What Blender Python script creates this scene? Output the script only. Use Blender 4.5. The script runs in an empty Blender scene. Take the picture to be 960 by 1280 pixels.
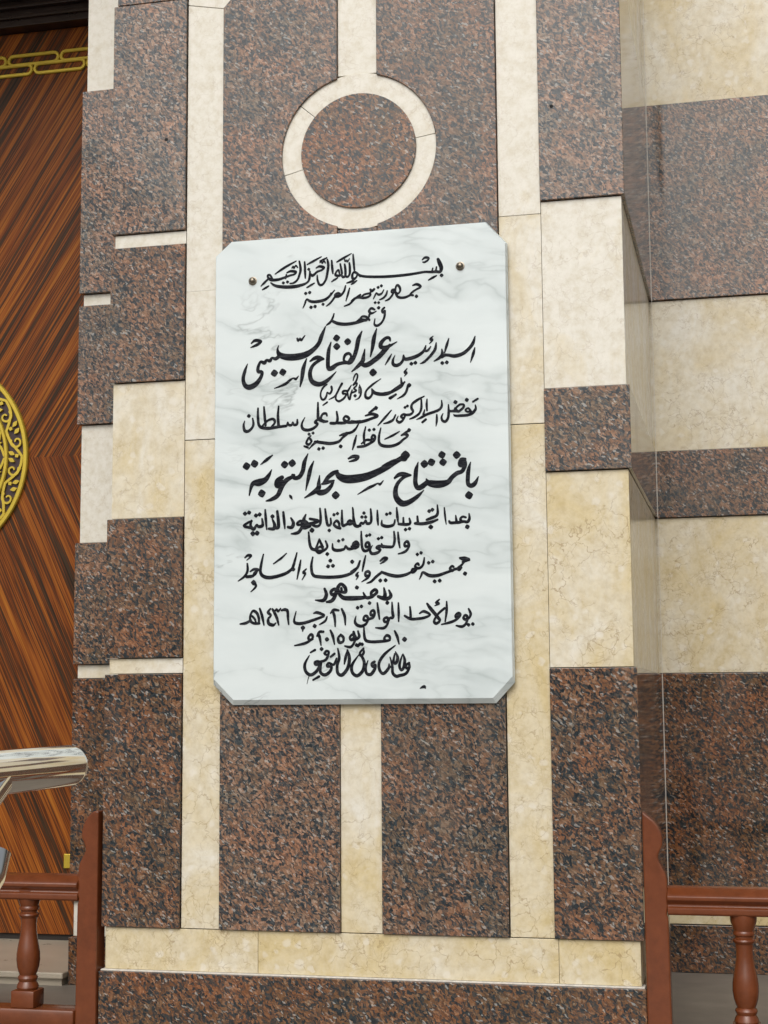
import bpy, bmesh, math, random
from mathutils import Vector, Matrix
random.seed(7)
sc = bpy.context.scene
COL = sc.collection

# ---------------------------------------------------------------- camera, sky, sun, exposure
YAW, PITCH, ROLL = -0.23064080, 0.12162045, -0.00741880
cy, sy, cp, sp, cr, sr = math.cos(YAW), math.sin(YAW), math.cos(PITCH), math.sin(PITCH), math.cos(ROLL), math.sin(ROLL)
fwd = Vector((sy*cp, cy*cp, sp)); r0 = Vector((cy, -sy, 0)); u0 = r0.cross(fwd)
rt = cr*r0 + sr*u0; up = -sr*r0 + cr*u0
cam = bpy.data.cameras.new('Camera'); camo = bpy.data.objects.new('Camera', cam); COL.objects.link(camo)
M = Matrix((rt, up, -fwd)).transposed().to_4x4(); M.translation = Vector((1.0928, -4.4, 0.9417))
camo.matrix_world = M
cam.sensor_fit = 'VERTICAL'; cam.sensor_height = 36.0; cam.lens = 36.0*1943.46/1280
cam.clip_start = 0.05; cam.clip_end = 2000
sc.camera = camo

SUN_EL, SUN_AZ = math.radians(42), math.radians(180)
w = bpy.data.worlds.new('World'); sc.world = w; w.use_nodes = True
nt = w.node_tree; bg = nt.nodes['Background']
sky = nt.nodes.new('ShaderNodeTexSky'); sky.sky_type = 'NISHITA'; sky.sun_disc = False
sky.sun_elevation = SUN_EL; sky.sun_rotation = SUN_AZ; sky.dust_density = 6.0; sky.air_density = 1.0
hs = nt.nodes.new('ShaderNodeHueSaturation'); hs.inputs['Saturation'].default_value = 0.35
nt.links.new(sky.outputs[0], hs.inputs['Color']); nt.links.new(hs.outputs[0], bg.inputs['Color'])
bg.inputs['Strength'].default_value = 0.12
sl = bpy.data.lights.new('Sun', 'SUN'); sl.energy = 1.0; sl.angle = math.radians(60); sl.color = (1.0, 0.98, 0.94)
so = bpy.data.objects.new('Sun', sl); COL.objects.link(so)
sd = Vector((0.0, -math.cos(SUN_EL), math.sin(SUN_EL)))
so.rotation_euler = sd.to_track_quat('Z', 'Y').to_euler(); so.location = (0, -8, 10)
sc.view_settings.view_transform = 'Standard'; sc.view_settings.look = 'None'
sc.view_settings.exposure = -0.06; sc.view_settings.gamma = 1.0; sc.view_settings.use_curve_mapping = False

# ---------------------------------------------------------------- node helpers
def new_mat(name):
    m = bpy.data.materials.new(name); m.use_nodes = True
    t = m.node_tree; b = t.nodes['Principled BSDF']
    return m, t, b
def nd(t, typ, **kw):
    n = t.nodes.new(typ)
    for k, v in kw.items():
        if k in n.bl_rna.properties and k not in ('inputs',): setattr(n, k, v)
        else: n.inputs[k.replace('_', ' ')].default_value = v
    return n
def lk(t, a, b): t.links.new(a, b)
def out(n, k=0): return n.outputs[k]
def mathn(t, op, a, b=None, clamp=False):
    n = t.nodes.new('ShaderNodeMath'); n.operation = op; n.use_clamp = clamp
    for i, v in enumerate((a, b)):
        if v is None: continue
        if isinstance(v, (int, float)): n.inputs[i].default_value = v
        else: lk(t, v, n.inputs[i])
    return n.outputs[0]
def vmath(t, op, a, b):
    n = t.nodes.new('ShaderNodeVectorMath'); n.operation = op
    for i, v in enumerate((a, b)):
        if isinstance(v, (int, float)): n.inputs[i].default_value = (v, v, v)
        elif isinstance(v, tuple): n.inputs[i].default_value = v
        else: lk(t, v, n.inputs[i])
    return n.outputs[0]
def mix(t, fac, a, b, mode='MIX'):
    n = t.nodes.new('ShaderNodeMix'); n.data_type = 'RGBA'; n.blend_type = mode
    for s, v in ((n.inputs[0], fac), (n.inputs[6], a), (n.inputs[7], b)):
        if isinstance(v, (int, float)): s.default_value = v
        elif isinstance(v, tuple): s.default_value = (*v, 1.0) if len(v) == 3 else v
        else: lk(t, v, s)
    return n.outputs[2]
def ramp(t, fac, stops, interp='LINEAR'):
    n = t.nodes.new('ShaderNodeValToRGB'); n.color_ramp.interpolation = interp
    e = n.color_ramp.elements
    while len(e) < len(stops): e.new(0.5)
    for el, (p, c) in zip(e, stops):
        el.position = p; el.color = (*c, 1.0) if isinstance(c, tuple) else (c, c, c, 1.0)
    lk(t, fac, n.inputs[0]); return n.outputs[0]
def noise(t, vec, scale, detail=3.0, rough=0.5, dist=0.0, which=0):
    n = nd(t, 'ShaderNodeTexNoise', Scale=scale, Detail=detail, Roughness=rough, Distortion=dist)
    lk(t, vec, n.inputs['Vector']); return n.outputs[which]
def voro(t, vec, scale, feature='F1', which='Color', rand=1.0):
    n = t.nodes.new('ShaderNodeTexVoronoi'); n.feature = feature; n.inputs['Scale'].default_value = scale
    n.inputs['Randomness'].default_value = rand
    lk(t, vec, n.inputs['Vector']); return n.outputs[which]
def objvec(t, jitter=True):
    tc = t.nodes.new('ShaderNodeTexCoord'); v = tc.outputs['Object']
    if jitter:
        oi = t.nodes.new('ShaderNodeObjectInfo')
        c = nd(t, 'ShaderNodeCombineXYZ'); 
        lk(t, mathn(t, 'MULTIPLY', oi.outputs['Random'], 17.3), c.inputs[0])
        lk(t, mathn(t, 'MULTIPLY', oi.outputs['Random'], 31.7), c.inputs[1])
        lk(t, mathn(t, 'MULTIPLY', oi.outputs['Random'], 11.9), c.inputs[2])
        v = vmath(t, 'ADD', v, c.outputs[0])
    return v
def mapping(t, vec, rot=(0, 0, 0), scale=(1, 1, 1)):
    n = t.nodes.new('ShaderNodeMapping'); n.inputs['Rotation'].default_value = rot; n.inputs['Scale'].default_value = scale
    lk(t, vec, n.inputs['Vector']); return n.outputs[0]
def warp(t, vec, scale, amt, detail=2.0):
    c = noise(t, vec, scale, detail, which=1)
    return vmath(t, 'ADD', vec, vmath(t, 'MULTIPLY', vmath(t, 'SUBTRACT', c, 0.5), amt))
def bump(t, b, h, dist, strength=1.0):
    n = nd(t, 'ShaderNodeBump', Distance=dist, Strength=strength); lk(t, h, n.inputs['Height']); lk(t, n.outputs[0], b.inputs['Normal'])

# ---------------------------------------------------------------- materials
def granite():
    m, t, b = new_mat('polished brown granite')
    v = objvec(t)
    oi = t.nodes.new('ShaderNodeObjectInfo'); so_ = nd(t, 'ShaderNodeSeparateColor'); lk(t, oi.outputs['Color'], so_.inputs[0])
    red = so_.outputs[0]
    wv = warp(t, warp(t, v, 26, 0.030, 3), 90, 0.010, 2)
    g = mapping(t, mapping(t, wv, (0, math.radians(40), 0)), (0, 0, 0), (1.0, 1.0, 0.46))
    sep = nd(t, 'ShaderNodeSeparateColor'); lk(t, voro(t, g, 195, 'F1', 'Color'), sep.inputs[0])
    k = mathn(t, 'ADD', mathn(t, 'MULTIPLY', sep.outputs[0], 0.66), mathn(t, 'MULTIPLY', noise(t, g, 235, 4, 0.75), 0.80))
    k = mathn(t, 'SUBTRACT', k, 0.22)
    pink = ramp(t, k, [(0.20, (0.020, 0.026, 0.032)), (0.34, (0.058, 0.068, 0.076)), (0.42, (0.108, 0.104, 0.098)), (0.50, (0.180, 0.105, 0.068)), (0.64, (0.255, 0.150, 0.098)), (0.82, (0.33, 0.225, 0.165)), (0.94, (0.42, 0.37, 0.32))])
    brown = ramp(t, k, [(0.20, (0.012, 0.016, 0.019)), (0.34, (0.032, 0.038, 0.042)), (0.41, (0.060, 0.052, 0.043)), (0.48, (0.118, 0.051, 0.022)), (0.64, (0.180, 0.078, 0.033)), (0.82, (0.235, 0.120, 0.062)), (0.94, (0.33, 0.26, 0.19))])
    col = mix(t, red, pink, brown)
    patch = ramp(t, noise(t, v, 8.5, 5, 0.62), [(0.36, 0.0), (0.66, 1.0)])
    col = mix(t, patch, mix(t, 1.0, col, (0.66, 0.84, 0.94), 'MULTIPLY'), mix(t, 1.0, col, (1.12, 1.0, 0.95), 'MULTIPLY'))
    # black mica flecks lying along the grain
    g2 = mapping(t, mapping(t, warp(t, v, 60, 0.016, 2), (0, math.radians(58), 0)), (0, 0, 0), (1.0, 1.0, 0.36))
    s2 = nd(t, 'ShaderNodeSeparateColor'); lk(t, voro(t, g2, 250, 'F1', 'Color'), s2.inputs[0])
    dk = ramp(t, noise(t, v, 30, 3, 0.6), [(0.35, 0.35), (0.65, 1.0)])
    col = mix(t, mathn(t, 'MULTIPLY', mathn(t, 'MULTIPLY', ramp(t, s2.outputs[1], [(0.62, 0.0), (0.70, 1.0)]), 0.72), dk), col, (0.016, 0.021, 0.026))
    col = mix(t, mathn(t, 'MULTIPLY', ramp(t, s2.outputs[2], [(0.955, 0.0), (0.975, 1.0)]), 0.5), col, (0.42, 0.43, 0.42))
    dull = ramp(t, noise(t, mapping(t, v, (0, 0, 0), (2.2, 1, 0.7)), 3.1, 7, 0.7), [(0.54, 0.0), (0.74, 1.0)])
    col = mix(t, 1.0, col, mix(t, so_.outputs[1], (1.02, 1.00, 0.97), (1.30, 1.25, 1.20)), 'MULTIPLY')
    col = mix(t, mathn(t, 'MULTIPLY', dull, 0.16), col, (0.24, 0.22, 0.20))
    lk(t, col, b.inputs['Base Color'])
    lk(t, mathn(t, 'ADD', mathn(t, 'MULTIPLY', dull, 0.14), 0.06), b.inputs['Roughness'])
    b.inputs['IOR'].default_value = 1.46
    return m
def limestone():
    m, t, b = new_mat('polished cream limestone')
    v = objvec(t)
    oi = t.nodes.new('ShaderNodeObjectInfo'); sepo = nd(t, 'ShaderNodeSeparateColor'); lk(t, oi.outputs['Color'], sepo.inputs[0])
    stain = sepo.outputs[0]; veins = sepo.outputs[1]
    big = noise(t, mapping(t, v, (0, 0, 0), (1, 1, 0.7)), 5.5, 6, 0.66, 0.6)
    st = ramp(t, mathn(t, 'ADD', big, mathn(t, 'MULTIPLY', mathn(t, 'SUBTRACT', stain, 0.5), 0.72)), [(0.36, 0.0), (0.60, 0.62), (0.78, 1.0)])
    base = mix(t, st, (0.705, 0.680, 0.600), (0.595, 0.490, 0.270))
    mott = noise(t, v, 34, 5, 0.7)
    base = mix(t, 1.0, base, ramp(t, mott, [(0.28, (0.84, 0.80, 0.72)), (0.55, (1.0, 1.0, 1.0)), (0.8, (1.10, 1.10, 1.12))]), 'MULTIPLY')
    # pale shell fragments
    fv = warp(t, v, 30, 0.03, 2)
    fd = voro(t, fv, 30, 'F1', 'Distance'); fc = voro(t, fv, 30, 'F1', 'Color'); fs = nd(t, 'ShaderNodeSeparateColor'); lk(t, fc, fs.inputs[0])
    frag = mathn(t, 'MULTIPLY', ramp(t, fd, [(0.25, 1.0), (0.42, 0.0)]), ramp(t, fs.outputs[0], [(0.72, 0.0), (0.8, 1.0)]))
    base = mix(t, mathn(t, 'MULTIPLY', frag, 0.45), base, (0.74, 0.71, 0.64))
    # hairline brown stylolite net, only in patches
    vv = warp(t, warp(t, v, 14, 0.10, 3), 70, 0.022, 3)
    e1 = voro(t, vv, 17, 'DISTANCE_TO_EDGE', 'Distance')
    l1 = ramp(t, e1, [(0.0, 1.0), (0.030, 0.0)])
    e2 = voro(t, vv, 44, 'DISTANCE_TO_EDGE', 'Distance')
    l2 = ramp(t, e2, [(0.0, 1.0), (0.05, 0.0)])
    pm = ramp(t, noise(t, v, 9.0, 3, 0.6), [(0.44, 0.0), (0.56, 1.0)])
    pm2 = ramp(t, noise(t, vmath(t, 'ADD', v, 4.7), 12.0, 3, 0.6), [(0.52, 0.0), (0.64, 1.0)])
    net = mathn(t, 'MAXIMUM', mathn(t, 'MULTIPLY', l1, pm), mathn(t, 'MULTIPLY', l2, mathn(t, 'MULTIPLY', pm2, 0.75)))
    net = mathn(t, 'MULTIPLY', net, veins, True)
    base = mix(t, mathn(t, 'MULTIPLY', net, 0.62), base, (0.25, 0.155, 0.065))
    # rust blooms
    ru = ramp(t, noise(t, vmath(t, 'ADD', v, 9.1), 7.0, 5, 0.7, 1.0), [(0.66, 0.0), (0.80, 1.0)])
    base = mix(t, mathn(t, 'MULTIPLY', mathn(t, 'MULTIPLY', ru, stain), 0.7), base, (0.44, 0.28, 0.09))
    lk(t, base, b.inputs['Base Color'])
    lk(t, mathn(t, 'ADD', mathn(t, 'MULTIPLY', mott, 0.14), 0.10), b.inputs['Roughness'])
    b.inputs['IOR'].default_value = 1.40
    bump(t, b, mathn(t, 'SUBTRACT', mott, net), 0.0004, 0.25)
    return m
def marble():
    m, t, b = new_mat('white veined marble')
    v = objvec(t, False)
    vv = warp(t, warp(t, v, 1.6, 0.30, 3), 14, 0.03, 4)
    d = mapping(t, mapping(t, vv, (0, math.radians(-9), 0)), (0, 0, 0), (0.45, 1, 2.2))
    n = noise(t, d, 1.9, 4, 0.55)
    a = mathn(t, 'ABSOLUTE', mathn(t, 'SUBTRACT', n, 0.5))
    vein = ramp(t, a, [(0.0, 1.0), (0.010, 0.55), (0.05, 0.12), (0.11, 0.0)])
    msk = ramp(t, noise(t, v, 2.3, 4, 0.6), [(0.34, 0.0), (0.60, 1.0)])
    cloud = ramp(t, noise(t, mapping(t, vv, (0, 0.2, 0), (0.6, 1, 1.7)), 3.0, 6, 0.62), [(0.35, 0.0), (0.72, 1.0)])
    c = mix(t, cloud, (0.690, 0.755, 0.758), (0.610, 0.680, 0.690))
    c = mix(t, mathn(t, 'MULTIPLY', mathn(t, 'MULTIPLY', vein, msk), 0.66), c, (0.34, 0.40, 0.40))
    n3 = noise(t, vmath(t, 'ADD', mapping(t, mapping(t, vv, (0, math.radians(18), 0)), (0, 0, 0), (0.5, 1, 1.5)), 3.3), 3.0, 5, 0.6)
    vein2 = ramp(t, mathn(t, 'ABSOLUTE', mathn(t, 'SUBTRACT', n3, 0.55)), [(0.0, 1.0), (0.004, 0.5), (0.014, 0.0)])
    msk2 = ramp(t, noise(t, vmath(t, 'ADD', v, 6.6), 3.4, 3), [(0.52, 0.0), (0.66, 1.0)])
    c = mix(t, mathn(t, 'MULTIPLY', mathn(t, 'MULTIPLY', vein2, msk2), 0.75), c, (0.27, 0.31, 0.31))
    sp_ = voro(t, v, 26, 'F1', 'Distance'); spc = nd(t, 'ShaderNodeSeparateColor'); lk(t, voro(t, v, 26, 'F1', 'Color'), spc.inputs[0])
    speck = mathn(t, 'MULTIPLY', ramp(t, sp_, [(0.03, 1.0), (0.07, 0.0)]), ramp(t, spc.outputs[1], [(0.86, 0.0), (0.9, 1.0)]))
    c = mix(t, mathn(t, 'MULTIPLY', speck, 0.7), c, (0.16, 0.17, 0.17))
    lk(t, c, b.inputs['Base Color']); b.inputs['Roughness'].default_value = 0.16
    return m
def plain(name, col, rough=0.5, metal=0.0, var=0.12, scale=30.0, bmp=0.0):
    m, t, b = new_mat(name)
    v = objvec(t)
    n = noise(t, v, scale, 5, 0.65)
    c = mix(t, 1.0, (*col,), ramp(t, n, [(0.25, 1.0 - var), (0.75, 1.0 + var)]), 'MULTIPLY')
    lk(t, c, b.inputs['Base Color']); b.inputs['Metallic'].default_value = metal
    lk(t, mathn(t, 'ADD', mathn(t, 'MULTIPLY', mathn(t, 'SUBTRACT', n, 0.5), 0.18), rough, True), b.inputs['Roughness'])
    if bmp: bump(t, b, n, bmp, 0.6)
    return m
def zebrano(mid):
    m, t, b = new_mat('varnished zebrawood veneer')
    tc = t.nodes.new('ShaderNodeTexCoord'); sx = nd(t, 'ShaderNodeSeparateXYZ'); lk(t, tc.outputs['Object'], sx.inputs[0])
    x, z = sx.outputs[0], sx.outputs[2]
    dz = mathn(t, 'SUBTRACT', z, mid)
    upm = mathn(t, 'GREATER_THAN', dz, 0.0)
    slope = mathn(t, 'ADD', 0.47, mathn(t, 'MULTIPLY', upm, 0.17))
    az = mathn(t, 'ABSOLUTE', dz)
    s = mathn(t, 'SUBTRACT', x, mathn(t, 'MULTIPLY', az, slope))
    s = mathn(t, 'ADD', s, mathn(t, 'MULTIPLY', upm, 0.006))
    c = nd(t, 'ShaderNodeCombineXYZ'); lk(t, s, c.inputs[0]); lk(t, mathn(t, 'MULTIPLY', az, 0.016), c.inputs[2]); lk(t, mathn(t, 'MULTIPLY', upm, 0.004), c.inputs[1])
    wob = vmath(t, 'ADD', c.outputs[0], vmath(t, 'MULTIPLY', vmath(t, 'SUBTRACT', noise(t, mapping(t, c.outputs[0], (0, 0, 0), (1, 1, 45)), 1.3, 2, which=1), 0.5), (0.020, 0, 0)))
    n1 = noise(t, wob, 28, 2, 0.55)
    n2 = noise(t, vmath(t, 'ADD', wob, 5.3), 170, 2, 0.5)
    k = mathn(t, 'ADD', mathn(t, 'MULTIPLY', n1, 0.42), mathn(t, 'MULTIPLY', n2, 0.58))
    col = ramp(t, k, [(0.34, (0.022, 0.015, 0.010)), (0.42, (0.058, 0.034, 0.018)), (0.465, (0.070, 0.022, 0.008)), (0.50, (0.165, 0.044, 0.011)), (0.57, (0.265, 0.080, 0.014)), (0.68, (0.35, 0.128, 0.020))])
    g = noise(t, mapping(t, c.outputs[0], (0, 0, 0), (1, 1, 1)), 330, 2, 0.6)
    col = mix(t, 1.0, col, ramp(t, g, [(0.3, 0.72), (0.7, 1.22)]), 'MULTIPLY')
    lk(t, col, b.inputs['Base Color']); b.inputs['Roughness'].default_value = 0.30; b.inputs['Specular IOR Level'].default_value = 0.128
    return m
MG, ML, MM = granite(), limestone(), marble()
M_ink = plain('black enamel paint', (0.005, 0.006, 0.010), 0.6, 0, 0.3, 60)
M_ink.node_tree.nodes['Principled BSDF'].inputs['Specular IOR Level'].default_value = 0.12
_t = M_ink.node_tree; _b = _t.nodes['Principled BSDF']; _v = objvec(_t)
_w = ramp(_t, noise(_t, mapping(_t, _v, (0, 0.5, 0), (0.5, 1, 2.4)), 75, 4, 0.7), [(0.46, 0.0), (0.70, 1.0)])
lk(_t, mix(_t, _w, (0.004, 0.005, 0.009), (0.040, 0.043, 0.050)), _b.inputs['Base Color'])
M_gold = plain('polished brass', (0.60, 0.44, 0.055), 0.24, 0.55, 0.06, 12)
M_bolt = plain('tarnished steel', (0.22, 0.19, 0.15), 0.28, 1.0, 0.3, 90)
M_steel = plain('polished stainless steel', (0.74, 0.73, 0.70), 0.05, 1.0, 0.05, 12)
M_paint = plain('brown red gloss paint', (0.142, 0.037, 0.011), 0.22, 0, 0.22, 24, 0.0)
M_dark = plain('dark timber in shade', (0.020, 0.009, 0.006), 0.3, 0, 0.3, 8)  # near-black colour carries the recess shade over the door head
M_gap_shade = plain('dark doorway shadow gap', (0.02, 0.015, 0.012), 0.8)
M_core = plain('grey bedding mortar', (0.16, 0.14, 0.12), 0.9, 0, 0.3, 40)
M_grout = plain('pale grout', (0.62, 0.59, 0.53), 0.9, 0, 0.25, 70)
M_sill = plain('honed beige marble', (0.42, 0.37, 0.29), 0.3, 0, 0.14, 9)
M_floor = plain('worn grey stone paving', (0.20, 0.175, 0.145), 0.5, 0, 0.25, 11, 0.0006)
M_ground = plain('dusty concrete paving', (0.30, 0.28, 0.25), 0.85, 0, 0.2, 2)
M_hole = plain('black hole', (0.01, 0.01, 0.01), 0.9)

# ---------------------------------------------------------------- object helpers
def thing(name, label, cat, loc, group=None):
    o = bpy.data.objects.new(name, None); COL.objects.link(o); o.location = loc
    o.empty_display_size = 0.1
    o['label'] = label; o['category'] = cat
    if group: o['group'] = group
    return o
OFF = {}
def obj(name, bm, mat, parent=None, color=None, smooth=False, label=None):
    base = Vector((0, 0, 0)); p = parent
    while p is not None: base += p.location; p = p.parent
    bmesh.ops.translate(bm, verts=bm.verts, vec=-base)
    bmesh.ops.recalc_face_normals(bm, faces=bm.faces)
    me = bpy.data.meshes.new(name); bm.to_mesh(me); bm.free()
    if smooth:
        for f in me.polygons: f.use_smooth = True
        if isinstance(smooth, float):
            me.set_sharp_from_angle(angle=smooth)
    me.materials.append(mat)
    o = bpy.data.objects.new(name, me); COL.objects.link(o)
    if parent: o.parent = parent
    if color: o.color = color
    if label: o['label'] = label
    return o
def struct(name, bm, mat):
    o = obj(name, bm, mat); o['kind'] = 'structure'; return o
def prism(pts, y0, y1, bev=0.0, bm=None, axis='Y', chips=0.0):
    """outline given as (x,z) extruded from y0 to y1 (or (y,z) extruded along X)"""
    own = bmesh.new()
    mk = (lambda a, c, d: (a, d, c)) if axis == 'Y' else ((lambda a, c, d: (d, a, c)) if axis == 'X' else (lambda a, c, d: (a, c, d)))
    va = [own.verts.new(mk(a, c, y0)) for a, c in pts]; vb = [own.verts.new(mk(a, c, y1)) for a, c in pts]
    own.faces.new(va); own.faces.new(vb[::-1])
    n = len(pts)
    for i in range(n): own.faces.new((va[i], vb[i], vb[(i+1) % n], va[(i+1) % n]))
    bmesh.ops.recalc_face_normals(own, faces=own.faces)
    if bev: bmesh.ops.bevel(own, geom=own.edges[:], offset=bev, segments=2, profile=0.5, affect='EDGES', clamp_overlap=True)
    if bm is None: return own
    tmp = bpy.data.meshes.new('t'); own.to_mesh(tmp); own.free(); bm.from_mesh(tmp); bpy.data.meshes.remove(tmp); return bm
def rect(x0, x1, z0, z1): return [(x0, z0), (x1, z0), (x1, z1), (x0, z1)]
def rbox(x0, x1, y0, y1, z0, z1, bev=0.0015, bm=None): return prism(rect(x0, x1, z0, z1), y0, y1, bev, bm)
def lathe(prof, cx, cy_, seg=28, bm=None):
    bm = bm or bmesh.new(); rings = []
    for r, z in prof:
        rings.append([bm.verts.new((cx+r*math.cos(2*math.pi*i/seg), cy_+r*math.sin(2*math.pi*i/seg), z)) for i in range(seg)])
    for a, b in zip(rings, rings[1:]):
        for i in range(seg): bm.faces.new((a[i], a[(i+1) % seg], b[(i+1) % seg], b[i]))
    bm.faces.new(rings[0][::-1]); bm.faces.new(rings[-1]); return bm
def tube(path, rad, seg=32, bm=None, dome=False):
    bm = bm or bmesh.new(); P = [Vector(p) for p in path]; rings = []; R = [rad]*len(P)
    if dome:
        d = (P[-1]-P[-2]).normalized(); e = P[-1].copy()
        for k in range(1, 9):
            a = math.pi/2*k/9; P.append(e+d*rad*math.sin(a)); R.append(rad*math.cos(a))
    T = []
    for i in range(len(P)):
        a = P[max(i-1, 0)]; b = P[min(i+1, len(P)-1)]; T.append((b-a).normalized())
    n = T[0].cross(Vector((1, 0, 0))); 
    if n.length < 0.1: n = T[0].cross(Vector((0, 0, 1)))
    for p, tt, r in zip(P, T, R):
        n = (n-tt*n.dot(tt)).normalized(); b = tt.cross(n)
        rings.append([bm.verts.new(p+r*(math.cos(2*math.pi*i/seg)*n+math.sin(2*math.pi*i/seg)*b)) for i in range(seg)])
    for a, b in zip(rings, rings[1:]):
        for i in range(seg): bm.faces.new((a[i], a[(i+1) % seg], b[(i+1) % seg], b[i]))
    bm.faces.new(rings[0][::-1]); bm.faces.new(rings[-1]); return bm
def catmull(pts, n):
    if len(pts) < 3:
        a, b = pts[0], pts[-1]
        return [tuple(a[k]+(b[k]-a[k])*i/n for k in range(3)) for i in range(n+1)]
    o = []
    for i in range(len(pts)-1):
        p0 = pts[max(i-1, 0)]; p1 = pts[i]; p2 = pts[i+1]; p3 = pts[min(i+2, len(pts)-1)]
        for k in range(n):
            u = k/n
            o.append(tuple(0.5*(2*p1[c]+(p2[c]-p0[c])*u+(2*p0[c]-5*p1[c]+4*p2[c]-p3[c])*u*u+(3*p1[c]-p0[c]-3*p2[c]+p3[c])*u**3) for c in range(3)))
    o.append(pts[-1]); return o
def ribbon(bm, pts, yf, th, n=6, cap=4, drift=0.0, nib=0.0, tr=lambda x, z: (x, z)):
    """brush stroke (x, z, full width) raised th in front of the face yf; rounded ends"""
    S = catmull(pts, n); L = []; Rr = []; C = []
    def dirn(i):
        a = S[max(i-1, 0)]; b = S[min(i+1, len(S)-1)]; dx, dz = b[0]-a[0], b[1]-a[1]; l = math.hypot(dx, dz) or 1e-9
        return dx/l, dz/l
    dx, dz = dirn(0); h = max(S[0][2]/2, 1e-4); row = []
    prof = []
    for k in range(cap, 0, -1):
        a = math.pi/2*k/(cap+0.3); prof.append((S[0][0]-dx*h*math.sin(a), S[0][1]-dz*h*math.sin(a), h*math.cos(a), dx, dz))
    for i in range(len(S)):
        ux, uz = dirn(i); wd = S[i][2]/2
        if nib: wd *= 0.82+0.30*abs(ux*math.sin(nib)-uz*math.cos(nib))
        prof.append((S[i][0], S[i][1], max(wd, 1e-4), ux, uz))
    dx, dz = dirn(len(S)-1); h = max(S[-1][2]/2, 1e-4)
    for k in range(1, cap+1):
        a = math.pi/2*k/(cap+0.3); prof.append((S[-1][0]+dx*h*math.sin(a), S[-1][1]+dz*h*math.sin(a), h*math.cos(a), dx, dz))
    prev = None
    for i, (x, z, h, ux, uz) in enumerate(prof):
        y = yf-th-drift*i
        a = tr(x-uz*h, z+ux*h); b = tr(x+uz*h, z-ux*h)
        cur = [bm.verts.new((a[0], yf, a[1])), bm.verts.new((a[0], y, a[1])), bm.verts.new((b[0], y, b[1])), bm.verts.new((b[0], yf, b[1]))]
        if prev:
            for q in range(3): bm.faces.new((prev[q], prev[q+1], cur[q+1], cur[q]))
        else: bm.faces.new(cur)
        prev = cur
    bm.faces.new(prev[::-1])
def arc(cx, cz, r, a0, a1, n): return [(cx+r*math.cos(a0+(a1-a0)*i/n), cz+r*math.sin(a0+(a1-a0)*i/n)) for i in range(n+1)]

# ---------------------------------------------------------------- ground, platform, steps
def slab_bm(x0, x1, y0, y1, z0, z1): return rbox(x0, x1, y0, y1, z0, z1, 0.004)
gb = bmesh.new(); vs = [gb.verts.new(p) for p in ((-600, -600, -0.64), (600, -600, -0.64), (600, 600, -0.64), (-600, 600, -0.64))]; gb.faces.new(vs)
struct('ground', gb, M_ground)
struct('platform', slab_bm(-5.0, 5.0, -2.3, 1.6, -0.70, 0.0), M_floor)
sb = bmesh.new()
for k in range(3): rbox(-5.0, 5.0, -2.3-0.3*(k+1), -2.3-0.3*k-0.002, -0.70, -0.16*(k+1), 0.004, sb)
struct('steps', sb, M_floor)

# ---------------------------------------------------------------- pilaster
TOP = 4.6
PX0, PX1 = -0.815, 0.781
pil = thing('stone_pilaster', 'deep stone pier of brown granite and cream limestone panels that carries the white plaque', 'pilaster', (-0.017, 0.6, 0.0))
GY, LY, BACK = 0.0, 0.011, 0.045          # granite face, limestone face, bedding
PALE, MID, YEL = (0.06, 0.35, 0, 1), (0.45, 0.8, 0, 1), (0.85, 1.0, 0, 1)
def gran(pts, parent, y0=GY, y1=BACK, axis='Y', bev=0.0018):
    zm = sum(p[1] for p in pts)/len(pts)                       # sky sheen painted in: upper slabs pinker grey, lower ones browner
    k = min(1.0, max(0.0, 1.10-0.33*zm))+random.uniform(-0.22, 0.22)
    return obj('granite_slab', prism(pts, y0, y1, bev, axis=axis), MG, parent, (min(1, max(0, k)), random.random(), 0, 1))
def lime(pts, parent, col, y0=LY, y1=BACK, axis='Y', bev=0.0012): return obj('limestone_slab', prism(pts, y0, y1, bev, axis=axis), ML, parent, col)
obj('masonry_core', rbox(PX0+0.03, PX1-0.032, BACK-0.003, 1.32, 0.0, TOP, 0), M_core, pil)
G = 0.0012   # half joint
# left column (joint heights shared by every wall)
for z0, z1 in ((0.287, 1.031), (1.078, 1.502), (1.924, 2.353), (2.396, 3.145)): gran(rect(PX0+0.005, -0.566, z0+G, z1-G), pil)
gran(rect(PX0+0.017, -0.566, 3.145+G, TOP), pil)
for z0, z1, c in ((1.031, 1.078, MID), (1.502, 1.924, (0.5, 0.5, 0, 1)), (2.353, 2.396, PALE)): lime(rect(PX0+0.015, -0.5655, z0+G, z1-G), pil, c)
# right column
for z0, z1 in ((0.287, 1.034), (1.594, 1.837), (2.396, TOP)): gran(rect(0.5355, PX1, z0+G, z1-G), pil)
for z0, z1, c in ((1.034, 1.594, (0.62, 1.0, 0, 1)), (1.837, 2.396, (0.22, 0.38, 0, 1))): lime(rect(0.5365, PX1-0.010, z0+G, z1-G), pil, c)
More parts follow.
